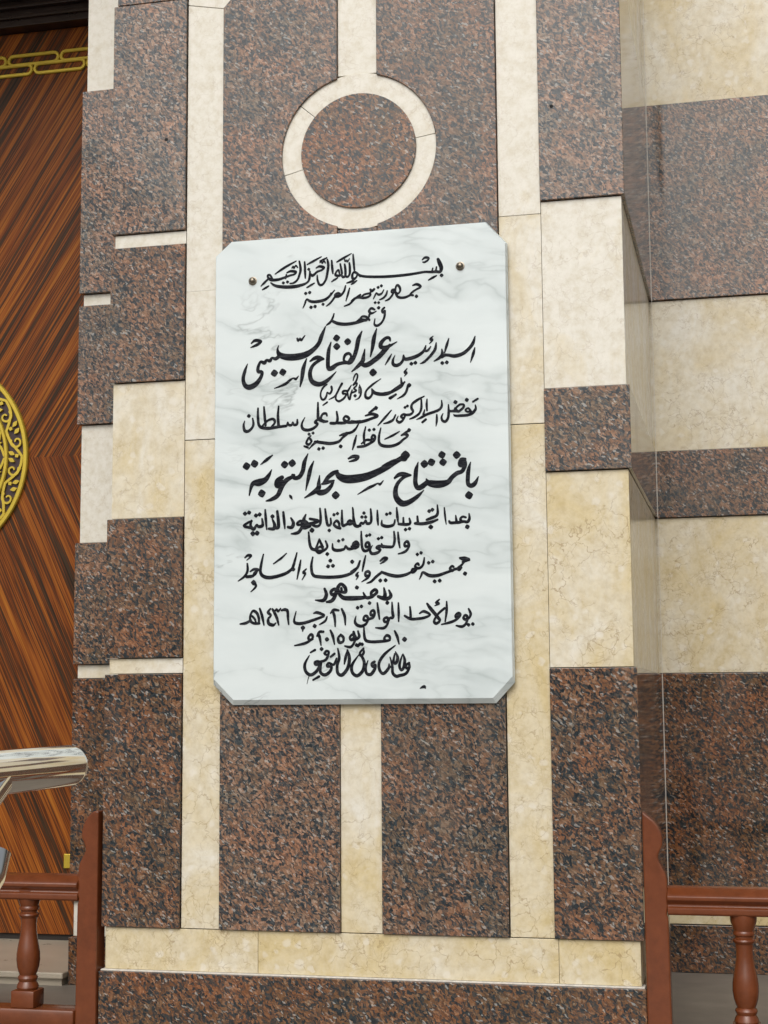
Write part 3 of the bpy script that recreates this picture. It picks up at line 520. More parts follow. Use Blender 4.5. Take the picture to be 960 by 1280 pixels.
INK = """s 2430,5917,53 2480,5792,83 2526,5647,75 2485,5537,53 2365,5550,53 2265,5545,45 2157,5553,45 2004,5564,41 1722,5535,45 1440,5515,49 1035,5504,49 629,5516,49 221,5553,45 57,5602,41 -73,5689,30|s 2383,5690,26 2357,5555,41|s 2270,5658,26 2245,5555,41|d 2532,5425,60|s 2372,5424,26 2263,5372,41 2138,5308,23|s 1960,5939,26 2041,5998,41 2145,5974,38 2121,5911,38 2028,5861,34 1967,5866,19|s -153,6259,26 -137,6045,41 -114,5777,34|s 65,5564,30 -33,5669,38 -127,5709,41 -181,5619,45 -156,5507,45 -66,5541,38 -25,5628,34|s -42,5446,23 -128,5391,41 -207,5347,26|s -99,5503,34 -198,5436,41 -346,5394,23|s -206,6287,19 -392,6195,38 -549,6116,41 -656,6058,23|s -413,6130,23 -392,6063,30 -347,6093,30 -326,6042,30 -268,6128,23|s -269,6005,30 -253,5849,45 -262,5665,41 -320,5584,38 -386,5605,34|s -413,5975,30 -393,5818,45 -394,5634,45 -460,5585,41 -509,5642,34|s -549,5993,30 -517,5827,38 -501,5678,38 -592,5636,41 -699,5664,41 -674,5756,38 -608,5813,34 -575,5708,30|s -633,5573,23 -724,5522,38 -815,5467,23|s -813,6115,30 -797,5888,45 -777,5714,26|s -950,6166,30 -921,5979,49 -951,5735,49 -993,5554,45 -1076,5424,45 -1159,5389,41 -1221,5443,38 -1258,5572,34 -1262,5696,23|s -1178,6080,23 -1136,6118,30 -1103,6058,30 -1053,6120,30 -1012,6060,23|s -962,6220,19 -1053,6174,34 -1178,6129,23|s -1295,5924,23 -1187,5966,41 -1054,5915,45 -1129,5846,34 -1262,5807,38 -1353,5731,49 -1420,5699,49 -1461,5747,30|s -1490,5831,30 -1499,5672,45 -1536,5539,45 -1628,5471,26|d -1528,5900,49|s -1358,5460,23 -1470,5403,38 -1587,5341,23|s -1136,6258,19 -1377,6144,41 -1573,6051,23|s -1656,6136,30 -1644,5867,45 -1636,5636,26|s -1532,5522,23 -1678,5450,45 -1928,5402,60 -2179,5399,60 -2430,5428,53 -2598,5477,41 -2716,5564,23|s -1823,6169,30 -1782,5918,49 -1824,5736,45 -1886,5596,41 -2012,5510,34 -2116,5505,23|s -2053,5979,23 -2020,6026,30 -1987,5966,30 -1936,6045,30 -1878,5983,23|s -1920,6184,19 -2179,6063,41 -2431,5924,38 -2582,5827,19|s -2213,5842,26 -2095,5883,41 -1936,5847,45 -1970,5783,34 -2104,5752,34 -2229,5719,38 -2464,5654,45 -2683,5652,49 -2788,5710,41 -2818,5803,34 -2742,5806,34 -2674,5685,34|s -2229,5785,26 -2254,5680,38|s -2834,5663,38 -2927,5579,45 -3028,5487,19|s -2784,5478,23 -2872,5426,38 -2981,5376,23|d -2326,5537,49|d -2196,5556,49
s 1663,5180,26 1784,5208,45 1903,5127,38 1766,5052,34 1661,4990,38 1596,4918,45 1668,4877,34|s 1603,4906,38 1434,4836,41 1272,4839,41 1176,4902,38 1132,5059,34 1174,5218,38 1255,5172,41 1282,5049,38 1213,4965,34 1144,5018,26|d 1768,4846,57|s 1104,5093,38 1031,5086,38 1027,5018,38 1104,5008,34 1104,5061,38 1042,4936,41 940,4817,38 826,4772,19|s 885,5068,26 852,4957,41 766,4862,38 648,4813,19|s 780,5104,23 722,5006,38 625,4972,38 552,5026,26 511,4948,34 461,4854,19|d 610,5193,49|d 708,5234,49|d 517,4737,45|d 623,4730,45|s 483,5144,49 422,5100,49 373,5144,38|s 430,5099,34 356,5040,38 372,4973,38 258,4912,41 102,4915,41 177,5003,34 340,5033,34|s 102,4919,41 -20,4927,38 -119,4901,41 -217,4839,19|s 62,5003,38 -90,4907,38 -267,4749,38 -431,4694,19|s -265,5229,26 -315,5057,41 -377,4850,19|s -387,5315,26 -437,5147,45 -541,5028,41 -652,4994,38 -718,5056,38 -619,5106,38 -553,5045,34 -701,5006,41 -801,4886,41 -879,4802,38 -983,4731,19|s -734,5196,23 -850,5065,41 -1015,4937,53 -1264,4889,53 -1463,4906,45 -1595,4977,34 -1645,4861,38 -1708,4722,19|s -841,5122,26 -883,5026,41|d -1624,5163,53|d -1500,5183,53|d -1459,4726,57|d -1334,4742,57|d -1086,4795,49
s 792,4564,38 727,4500,41 751,4418,38 808,4475,38 790,4274,45 708,4118,45 577,4037,45 488,4083,34 506,4240,23|d 622,4576,57|s 500,4527,30 398,4570,45 328,4494,45 409,4420,38 548,4475,19|s 418,4427,30 344,4392,41 315,4305,38 213,4230,45 70,4272,41 124,4341,38 254,4317,38 335,4222,38|s 253,4220,38 90,4206,38 -33,4165,38 -212,4152,30|s 33,4262,38 -114,4162,45 -360,4146,49 -606,4169,45 -791,4246,34|s -749,4483,26 -790,4356,41 -873,4219,45 -985,4145,19|s -780,4255,40 -626,4178,56 -380,4141,56 -73,4164,51 245,4219,23|s -817,4291,28 -966,4166,23
s 3489,3192,23 3439,3010,62 3359,2772,17|s 3500,3533,20 3438,3337,62 3318,3181,62 3138,3043,68 2901,2983,73 2723,3017,56 2604,3024,56 2508,2970,51|s 2511,3206,23 2521,3065,62 2439,2956,62 2280,2867,20|s 2723,3512,23 2661,3325,56 2593,3096,25|d 2521,2797,62|d 2655,2807,62|s 2346,3410,23 2314,3226,62 2217,3083,62 2096,2955,51 1975,2858,45 1864,2814,14|s 2178,3300,25 2105,3209,45 2039,3177,40|s 2034,3339,25 1994,3222,56 1903,3125,62 1768,3049,68 1587,2994,68 1412,2980,56 1362,3097,25|s 1365,3085,34 1346,2954,56 1254,2840,62 1134,2802,62 1049,2852,56 1044,2972,45 1106,3112,14|s 2253,3610,20 2177,3534,51 2234,3494,40 2143,3395,14|d 1597,2826,62|d 1718,2849,62|s 1003,3149,20 918,3009,51 807,2841,17|s 964,3560,34 929,3647,56 823,3638,62 691,3511,79 678,3391,85 775,3364,68 927,3394,56 1170,3512,14|s 951,3422,56 805,3287,96 621,3102,102 438,2971,102 316,2894,102 194,2865,96 88,2913,68|s 191,3345,20 147,3115,68 119,2990,85 -4,2861,73 -210,2692,20|s 554,3942,20 473,3669,79 429,3400,68 360,3111,20|d 436,2631,136|s 109,3897,20 0,3668,85 -62,3369,85 -140,3132,79 -239,2980,73 -355,2975,62 -453,3059,40 -409,3208,51 -293,3246,51 -226,3152,40 -278,3013,62|s -294,2974,62 -493,2971,62 -662,2935,73 -801,2843,96 -908,2819,85 -939,2906,79 -938,3118,79 -913,3389,68 -844,3622,20|d -331,3606,124|d -671,3739,124|d -666,3481,124|s -1489,3083,28 -1346,3166,73 -1216,3177,79 -1068,3131,28|s -1074,3126,34 -1247,3069,56 -1418,2933,62 -1495,2725,79 -1459,2511,90 -1335,2398,102 -1156,2373,90 -940,2482,68 -687,2719,14|s -1600,3163,20 -1697,2888,79 -1743,2587,68 -1803,2326,20|s -1013,4108,20 -1134,3829,79 -1215,3621,79 -1370,3447,90 -1618,3295,130 -1929,3237,147 -2241,3255,136 -2441,3343,102 -2504,3485,40 -2473,3617,14|s -2435,3312,68 -2560,3219,68 -2679,3250,40 -2742,3168,68 -2852,3193,45 -2915,3111,73 -3031,3154,45 -3106,3015,56 -3112,2862,68 -2992,2834,62 -3030,2674,68 -3180,2483,102 -3369,2396,113 -3520,2456,90 -3584,2659,68 -3528,2901,56 -3447,3111,14|d -2603,2781,130|d -2341,2797,130|s -1885,3796,34 -1854,3733,45 -1804,3791,34 -1758,3739,40 -1705,3809,34 -1649,3873,17|s -3329,3737,25 -3209,3819,56 -3020,3780,40 -3152,3683,56 -3347,3609,17|s -1855,2648,20 -1930,2567,45 -2011,2596,25 -2116,2541,45 -2272,2428,51 -2603,2315,14
d 1525,2191,73|s 1489,2184,45 1433,1999,51 1336,1888,45 1164,1801,14|s 1281,2419,23 1309,2238,51 1385,2288,34|s 1388,2300,25 1303,2179,51 1158,2091,51 946,2004,56 752,1975,56|s 1102,1927,34 939,1837,51|s 1464,2690,20 1397,2592,51 1451,2553,40 1384,2467,14|s 1255,2205,40 1128,2114,56 916,1985,56 704,1966,62 499,2013,56 396,2138,25|s 408,2122,34 407,1982,45 310,1873,51 207,1914,45 226,2087,40 403,2258,40 671,2429,14|s 1120,1935,40 957,1833,51|e 22,2280,30 66,2141,59 56,1984,59 -7,1882,46 -117,1835,20|e 7,2223,30 8,2039,40|f -113,1961,102|e -168,2425,33 -137,2538,46 -74,2626,46 -32,2558,49 -75,2412,56 -165,2290,56|e -165,2285,49 -49,2343,43 -76,2254,49 -147,2187,53 -77,2117,59 -166,2069,56 -234,2048,43|e -223,2293,26 -299,2169,59 -353,2084,53|e -201,2138,40 -246,2000,59 -274,1861,53 -316,1916,53 -344,2058,56|e -362,2125,59 -469,2120,69 -483,2044,63 -394,2034,53 -416,1947,59 -505,1864,66 -616,1823,66 -702,1897,56 -687,2014,43|e -512,2348,73 -575,2246,63 -665,2075,59 -737,1973,56 -908,1891,26|e -835,2274,69 -822,2167,63 -889,2065,63 -966,2108,43 -984,2018,56 -1042,1915,66 -1117,1902,66 -1167,1996,56 -1156,2136,49 -1077,2276,59 -969,2352,40|e -1093,1728,40 -967,1813,53
s 1884,1739,30 1881,1494,45 1820,1339,45 1680,1239,41 1532,1183,23|s 1968,1837,23 1764,1737,49 1612,1626,49 1587,1509,45 1633,1403,41 1561,1324,45 1433,1310,41 1341,1331,41 1273,1279,41 1340,1220,38 1393,1281,38 1320,1158,45 1219,1099,45 1140,1174,34 1185,1283,19|d 1395,1534,45|d 1467,1574,45|s 1105,1323,30 1040,1195,45 919,1122,45 750,1086,19|s 978,1468,23 779,1252,49 580,1043,23|d 520,1563,68|s 479,1545,53 398,1489,45 309,1430,34|s 203,1348,30 397,1390,49 566,1322,49 397,1259,49 194,1197,53 -8,1167,53 -227,1194,49|s 40,1184,53 -191,1172,53 -365,1188,49 -463,1285,45 -397,1362,45 -292,1277,41 -414,1179,45|s -414,1167,45 -536,1165,49 -679,1176,45|s -678,1512,30 -650,1302,49 -699,1177,53 -863,1177,45|s -961,1237,34 -1067,1243,45 -1165,1320,45 -1107,1461,45 -1001,1472,38 -976,1406,30|s -1250,1814,30 -1251,1533,49 -1231,1323,53 -1067,1227,38|s -1222,1322,49 -1346,1236,45 -1264,1164,45 -1387,1050,53 -1560,1002,53 -1716,1049,49 -1749,1196,41 -1658,1384,19|s -1889,1331,30 -1897,1203,49 -1992,1183,41 -2030,1266,26 -2067,1179,45 -2158,1191,38 -2187,1273,26 -2220,1170,45 -2344,1152,45 -2489,1143,49 -2759,1115,53 -2989,1146,53 -3085,1240,49 -3115,1464,49 -3115,1740,30|s -2469,1764,30 -2490,1474,49 -2469,1158,53|s -2960,1206,38 -2810,1348,41 -2643,1388,45 -2585,1285,45 -2676,1168,41|s -2927,1767,30 -2906,1494,49 -2876,1210,38|s -3282,1440,26 -3260,1228,49 -3385,1072,53 -3520,1071,53 -3566,1235,41 -3529,1371,19|d -3400,1519,64|e 3415,1602,60 3551,1679,64|f 3231,1665,121|e 3480,1499,38 3488,1388,75 3398,1275,87 3260,1217,79 3084,1210,79 2897,1214,68 2844,1248,41|e 3336,1317,60 3242,1316,64 3188,1372,57 3273,1417,60 3344,1325,68|e 2712,1357,64 2830,1355,75 2987,1335,72|e 2880,1453,38 2860,1375,60|e 2987,1335,64 2906,1422,57 3019,1534,64 3139,1524,68 3114,1431,72 2987,1331,68|f 2896,1615,124|e 2688,1551,38 2692,1334,75 2670,1158,75 2590,1060,79 2501,1096,72 2481,1203,57 2525,1299,23|e 2339,1273,45 2337,1096,68 2311,932,23|e 2487,1688,34 2489,1522,68 2416,1423,75 2297,1370,79 2118,1320,79 1998,1278,75 1878,1213,68 1738,1157,23|e 2055,1750,34 2041,1584,68 2051,1406,49|e 1980,1433,34 1943,1303,68|e 1909,1069,64 2013,1147,68
d 1508,856,64|s 1492,833,38 1416,797,41 1284,716,30|s 1276,709,26 1380,743,45 1467,700,45 1415,639,41 1334,588,45 1194,476,53 993,410,53 753,421,53 617,506,45 606,724,45 660,952,26|s 1221,830,19 1016,721,41 778,621,19|d 455,926,53|d 314,913,53|s 465,632,41 385,675,41 413,753,41 482,722,41 465,604,45 311,508,49 149,444,49 -41,429,38|s 77,522,30 223,623,41 360,609,41|s 201,1013,26 151,785,45 158,527,38|s -79,772,23 -133,600,45 -199,364,23|s -17,1096,26 -90,988,41 -229,875,34|s -41,1081,26 -123,937,45 -274,861,45 -391,858,38|s -83,764,26 -133,560,45 -195,352,19|s -587,792,26 -473,826,45 -343,844,38 -498,728,45 -620,614,49 -865,569,53 -1110,604,53 -1347,643,41|s -1265,652,45 -1388,577,45 -1532,432,19|s -1544,768,41 -1610,627,41 -1536,568,41 -1454,660,41 -1511,767,34 -1470,829,23|d -1527,880,49|d -1404,906,49|d -1225,422,57|d -1094,440,57|d -560,468,64|s -1676,526,30 -1569,481,38
s 3539,-598,17 3443,-780,79 3334,-852,90 3238,-801,79 3229,-626,79 3252,-394,73 3317,-169,17|d 3256,-1131,141|s 3160,-69,45 3051,-93,96 3011,-223,96 3093,-241,73 3142,-112,56 3158,-258,68 3061,-421,79 2914,-473,85 2766,-584,85 2646,-719,107 2439,-770,153 2233,-762,153 2071,-711,113 2009,-612,28|s 2026,-710,96 1853,-835,107 1743,-845,96 1682,-711,90 1690,-505,85 1710,-315,79 1771,-103,17|d 2912,59,136|d 2479,84,130|d 2506,-134,130|d 1955,-164,136|d 2163,-120,136|s 1069,-539,40 1196,-447,79 1345,-438,85 1547,-470,28|s 1541,-476,34 1344,-527,56 1164,-690,68 1087,-893,90 1106,-1105,113 1230,-1265,130 1367,-1300,119 1546,-1233,96 1755,-1094,68 1929,-931,14|d 1395,120,164|s 1364,24,124 1260,28,102 1155,-6,62 1019,-50,73 869,-123,85 736,-201,96|s 1236,14,96 1049,-84,107 808,-221,124 506,-357,141 204,-463,164 -98,-510,181 -402,-509,175 -608,-418,130 -699,-274,51|s -659,-261,45 -790,-321,90 -943,-434,85 -1078,-607,56|s -1133,-629,34 -980,-590,68 -767,-539,28|s -785,-553,40 -859,-705,73 -1012,-848,102 -1195,-885,119 -1311,-830,68|s -1206,-373,17 -1231,-595,68 -1241,-744,102 -1379,-863,90 -1661,-1017,23|d -717,-981,141|s 721,-602,17 630,-704,45 558,-678,25 428,-738,45 262,-808,51 -46,-979,14|s -320,94,34 -186,150,62 -28,134,56 -95,54,56 -302,1,20|s -1383,65,17 -1485,-167,73 -1547,-434,73 -1630,-797,17|s -1561,291,17 -1669,50,79 -1722,-217,85 -1833,-392,85 -1978,-416,79 -2039,-324,45|s -1993,-332,51 -2055,-383,68 -2225,-472,96 -2364,-640,102 -2487,-905,90 -2673,-1024,73 -2853,-1071,23|s -2364,-386,85 -2488,-486,130 -2512,-620,113 -2395,-609,102 -2333,-522,85|d -2284,-2,136|d -2048,30,136|s -2684,-135,14 -2767,-294,68 -2892,-439,113 -3078,-507,158 -3228,-516,107 -3312,-609,68 -3380,-883,23|d -2990,-841,141|d -3468,0,141|d -3217,62,141|s -2660,297,23 -2831,172,68 -3024,33,17|s -2123,-925,23 -2092,-974,45 -2049,-1047,14
s 1729,-1690,34 1747,-1893,49|s 1492,-1740,30 1514,-1885,49 1379,-1915,49 1173,-1893,41|s 1313,-1715,30 1316,-1890,45|d 1378,-2063,57|d 1493,-2040,57|s 1118,-1415,26 1135,-1658,49 1158,-1842,26|s 1063,-1772,30 1022,-1907,49 846,-1952,53 679,-1900,49 672,-1771,23|d 817,-1596,53|d 921,-1572,53|s 539,-1472,26 545,-1716,45 560,-1900,26|s 339,-1426,30 357,-1709,49 328,-1833,49 224,-1846,45 184,-1750,30 120,-1842,45 39,-1824,38 -25,-1916,53 -146,-1880,53 -181,-1691,45 -188,-1407,26|d 76,-1652,53|d 185,-1656,53|d 137,-1537,53|s 23,-1902,49 -106,-1905,49 -169,-1730,45 -204,-1367,26|s -206,-1827,45 -307,-1851,45 -355,-1787,45 -286,-1742,45 -234,-1815,41 -387,-1849,45 -501,-1884,49 -528,-1718,49 -527,-1435,30|s -582,-1960,45 -703,-1917,45 -775,-1828,45 -694,-1736,45 -622,-1802,41 -610,-1904,41|d -770,-1556,53|d -665,-1524,53|s -872,-1659,30 -869,-1825,45 -962,-1849,45 -1010,-1623,49 -1038,-1377,30|d -914,-2012,57|s -1196,-1352,30 -1177,-1617,49 -1197,-1822,49 -1299,-1881,45 -1421,-1838,38|e 3251,-1665,41 3261,-1799,79 3207,-1895,87 3100,-1884,79 3041,-1882,83 2994,-1809,72 3063,-1744,64 3150,-1766,64|e 3061,-1883,83 2944,-1906,87 2866,-1907,83 2709,-1910,87 2667,-1862,64|e 2861,-1702,38 2878,-1853,79|f 3195,-2042,139|e 2529,-1465,41 2548,-1707,60 2578,-1948,26|e 2324,-1380,41 2333,-1602,79 2281,-1697,83 2143,-1751,87 2004,-1797,64|e 2323,-1803,60 2141,-1867,90 1885,-1909,94 1668,-1890,83|f 2124,-2012,139|f 2082,-1547,113|f 2177,-1511,113|e -2086,-1606,52 -2009,-1762,99 -2065,-1884,104 -2178,-1870,80|e -1745,-1808,80 -1873,-1816,75 -1886,-1754,71 -1771,-1708,85 -1738,-1845,89 -1830,-2015,99 -1937,-2066,89 -2076,-2076,42|e -1630,-1522,47 -1694,-1686,108 -1605,-1788,132 -1682,-1909,113 -1516,-1857,118|e -1503,-1650,75 -1248,-1718,89 -1401,-1782,99 -1567,-1806,104|f -1442,-1991,151|e -2322,-1424,66 -2296,-1678,85 -2273,-1912,42|e -2508,-1392,75 -2476,-1672,99 -2476,-1865,99 -2566,-1887,85|e -2657,-1628,52 -2590,-1792,99 -2618,-1905,104 -2765,-1901,75|f -2657,-1541,132|e -2882,-1334,47 -2863,-1609,85 -2834,-1923,38|e -2980,-1600,52 -2961,-1795,94 -3091,-1830,89 -3143,-1769,57 -3238,-1900,99 -3334,-1797,85 -3309,-1631,47|e -3511,-1811,85 -3537,-1773,71 -3408,-1695,71 -3299,-1656,61|e -3511,-1816,85 -3303,-1863,85|f -3512,-1427,127|f -3383,-1399,127|f -3169,-1494,127|f -3055,-1468,127|f -3264,-2034,151|f -3132,-2023,151
s 1452,-2532,45 1357,-2545,45 1350,-2451,45 1430,-2415,45 1476,-2548,45 1364,-2700,49 1157,-2764,23|s 1151,-2138,30 1169,-2360,45 1203,-2586,26|s 1032,-2111,30 1050,-2356,49 1001,-2534,49 870,-2553,49 699,-2525,45 659,-2453,26|s 722,-2549,45 591,-2518,45 507,-2558,45 618,-2631,45 530,-2714,53 370,-2733,49 315,-2630,41 380,-2499,19|d 565,-2302,53|d 665,-2274,53|s 292,-2520,45 195,-2533,45 188,-2431,45 268,-2410,45 300,-2520,45 259,-2621,49 151,-2649,49 83,-2561,45 60,-2365,45 50,-2075,26|d 214,-2205,53|d 306,-2185,53|s -45,-2518,41 -129,-2562,41 -157,-2483,41 -76,-2423,45 -29,-2487,41 -149,-2562,41 -246,-2504,34|s -49,-2518,45 -169,-2522,45 -197,-2427,45 -100,-2375,49 -37,-2471,45 -190,-2561,45 -342,-2572,45 -423,-2483,30 -471,-2576,49 -673,-2609,53 -802,-2558,45 -818,-2408,23|d -632,-2332,53|d -502,-2300,53|s -1028,-2323,30 -976,-2490,45 -1069,-2589,49 -1199,-2617,53 -1354,-2573,49 -1459,-2523,49 -1516,-2356,49 -1544,-2047,30|s -1219,-2266,34 -1280,-2426,41 -1321,-2550,41 -1256,-2655,45 -1151,-2642,45 -1110,-2557,41 -1183,-2484,38 -1280,-2528,38|s -1215,-2278,34 -1166,-2390,41 -1110,-2502,41|d -977,-2706,64
s 2976,-2939,45 3104,-2966,98 3247,-2993,38 3045,-3053,38|d 3108,-2981,83|s 3084,-3058,34 2985,-3166,49 2903,-3229,49 2949,-3276,41 3004,-3217,38|s 2934,-3230,38 2801,-3257,45 2738,-3294,45 2673,-3223,45 2732,-3163,41 2779,-3187,34|s 2770,-3275,41 2535,-3354,49 2300,-3421,57 2065,-3415,57 1878,-3317,38 1830,-3405,41 1774,-3515,19|d 2050,-3048,57|d 2171,-3017,57|d 2220,-3588,64|d 2368,-3572,64|d 3110,-3388,68|s 1922,-2898,26 1892,-3079,49 1801,-3184,45 1691,-3189,45 1652,-3118,41 1723,-3058,41 1762,-3106,34|s 1714,-3197,38 1634,-3284,49 1555,-3309,45 1564,-3224,41 1627,-3218,38|s 1548,-3293,41 1358,-3377,53 1120,-3410,57 883,-3365,53 653,-3277,41|s 653,-3289,45 485,-3413,53 345,-3545,45 213,-3592,19|d 1718,-2795,53|d 1829,-2752,53|d 612,-3525,64|d 771,-3521,64|s 620,-2950,34 728,-2872,49 823,-2890,41 727,-2969,41 619,-3036,19|s 278,-3365,45 182,-3382,45 175,-3280,49 263,-3252,45 302,-3330,41 238,-3438,45 61,-3546,19|s 178,-2790,26 129,-2991,45 79,-3235,26|s -49,-3271,26 -105,-3343,45 -54,-3376,38 -102,-3472,19|s 17,-2934,26 -52,-3111,49 -153,-3186,45 -249,-3246,45|s -3,-2937,26 -72,-3126,49 -233,-3278,53 -515,-3368,57 -878,-3390,57 -1201,-3370,57 -1412,-3309,49 -1464,-3045,49 -1419,-2791,30|d -224,-2954,68|d -884,-2904,64|d -954,-3067,64|d -808,-3055,64|s -1619,-3131,26 -1709,-3223,49 -1648,-3272,38 -1745,-3442,19|s -1786,-2867,26 -1831,-3094,49 -1900,-3419,23|s -1904,-2647,26 -1973,-2894,49 -2035,-3081,60 -2117,-3165,57 -2260,-3248,57 -2506,-3321,60 -2752,-3354,64 -2933,-3310,57 -3024,-3189,53 -3000,-2944,49 -2935,-2661,26|d -2014,-3129,64|s -2227,-2654,23 -2403,-2803,41 -2621,-2947,23|s -3338,-3157,30 -3227,-3096,45 -3090,-3112,38 -3214,-3204,45 -3247,-3286,49 -3454,-3312,53|s -3123,-3139,34 -3185,-3240,45 -3330,-3315,49|s -3434,-2924,30 -3425,-3131,49 -3516,-3295,49 -3715,-3432,19|s -3506,-2740,30 -3415,-2675,45 -3315,-2698,41 -3447,-2817,19|d -3238,-3491,90|s -3197,-3512,45 -3172,-3619,45 -3320,-3758,19
e 869,-3813,52 923,-3968,104 846,-4046,109 704,-4043,119 546,-3986,83|e 720,-3746,52 751,-3938,109 718,-4030,114|f 818,-4173,119|e 350,-3977,88 345,-3862,88 460,-3785,93 509,-3866,88 404,-3957,88 349,-3993,93 190,-4010,93 104,-3865,47|e 185,-4000,88 -7,-4017,119 -227,-4020,135 -475,-4006,124 -599,-3920,98|e -635,-3858,114 -667,-3718,109 -570,-3597,93 -446,-3697,104 -430,-3831,98 -585,-3827,78|e -557,-3721,78 -543,-3828,78|e -718,-3851,78 -829,-3907,93 -867,-3807,93 -750,-3738,93 -718,-3864,98 -829,-4068,109 -1001,-4112,62|e -1061,-3725,73 -1009,-3898,104 -1098,-4062,109 -1334,-4051,41|f -88,-3711,124
s 3200,-4398,30 3256,-4536,45 3216,-4649,45 3100,-4700,45 3046,-4646,45 3101,-4579,45 3162,-4641,45 3117,-4815,49 3000,-4900,49 2834,-4870,26|d 3190,-4854,57|d 3314,-4834,57|s 2908,-4590,45 2837,-4634,45 2823,-4566,45 2909,-4514,45 2954,-4583,45 2829,-4703,45 2653,-4776,45 2408,-4828,23|s 1990,-4223,34 2094,-4371,57 2286,-4605,53 2355,-4720,49 2253,-4799,49 2191,-4721,45 2306,-4529,45 2499,-4368,45|s 2564,-4178,26 2560,-4438,49 2514,-4743,26|s 2350,-4113,26 2259,-4202,53 2345,-4235,38 2219,-4290,19|s 1771,-4499,30 1897,-4444,45 2076,-4543,34 1934,-4617,45 1738,-4651,45 1503,-4654,45 1327,-4559,34|s 1487,-4309,30 1504,-4532,45 1495,-4654,45|s 1145,-4186,26 1151,-4448,45 1148,-4717,26|s 956,-4166,26 969,-4444,49 984,-4598,53 889,-4619,45 841,-4703,45 738,-4724,45 714,-4639,45 802,-4602,45 841,-4680,45 800,-4818,49 693,-4904,49 467,-4889,23|d 813,-4179,60|s 520,-4172,26 546,-4397,45 580,-4644,26|s 414,-4510,45 327,-4516,45 327,-4423,45 399,-4386,45 438,-4472,45 398,-4587,45 278,-4631,45 198,-4675,45 111,-4651,45 127,-4562,45 199,-4544,45 238,-4630,45 182,-4768,49 38,-4835,53 -97,-4793,49 -153,-4692,41 -120,-4546,19|d 289,-4171,60|d -71,-4299,57|d 45,-4263,57|s -547,-4324,34 -460,-4531,49 -441,-4783,26|s -881,-4437,30 -792,-4346,49 -640,-4365,34|s -821,-4369,41 -761,-4564,49 -746,-4828,26|s -994,-4548,30 -1043,-4660,45 -1213,-4765,23|s -1390,-4435,26 -1285,-4414,49 -1075,-4504,38 -1245,-4578,45 -1447,-4644,49 -1690,-4710,53 -1893,-4721,53 -1990,-4641,41 -1929,-4369,19|d -1366,-4805,68|d -1723,-4849,72|s -1723,-4876,38 -1731,-4954,19|s -2374,-4329,34 -2280,-4307,49 -2194,-4348,49 -2178,-4536,45 -2157,-4744,26|s -2656,-4280,30 -2595,-4356,45 -2529,-4287,30 -2480,-4350,45 -2406,-4277,26|s -2636,-4312,41 -2525,-4530,49 -2459,-4754,26|s -2718,-4279,34 -2791,-4375,49 -2701,-4471,38 -2783,-4572,49 -2766,-4705,57 -2635,-4754,53 -2553,-4697,26|s -3046,-4260,30 -2972,-4482,49 -2914,-4745,26|s -3058,-4696,41 -3222,-4693,41 -3334,-4612,41 -3326,-4435,41 -3244,-4327,45 -3128,-4400,45 -3070,-4558,45 -3078,-4695,38|s -3285,-4475,34 -3194,-4575,34 -3161,-4674,30|s -3317,-4600,41 -3470,-4680,49 -3647,-4704,26
d 1317,-5237,83|s 1028,-4991,30 1105,-5161,49 1154,-5368,23|s 876,-5249,45 773,-5270,45 718,-5200,45 790,-5117,49 876,-5157,45 852,-5256,45 551,-5290,49 282,-5286,49 163,-5237,49 124,-5083,45 117,-4875,26|s -63,-4995,30 -20,-5142,45 -124,-5217,45 -203,-5193,41|s -194,-5000,45 -171,-5116,45 -259,-5231,41|d -65,-5395,57|d 59,-5359,57|s -62,-4976,30 -35,-5138,45 -123,-5187,45|s -155,-5201,45 -263,-5231,45 -303,-5145,45 -223,-5077,49 -139,-5140,45 -180,-5309,49 -284,-5431,49 -460,-5401,26|d -108,-5379,60|d -5,-5350,60|s -582,-5079,45 -659,-5170,49 -627,-5294,49 -515,-5273,49 -499,-5157,45 -582,-5071,38|s -891,-4938,30 -819,-5105,49 -768,-5350,23|d -996,-5199,72|s -1294,-5097,34 -1225,-4982,49 -1100,-4977,38|s -1254,-5021,45 -1206,-5176,49 -1174,-5367,23|s -1432,-5181,45 -1521,-5210,45 -1553,-5124,49 -1472,-5048,49 -1423,-5134,45 -1529,-5241,45 -1691,-5312,49 -1974,-5366,23
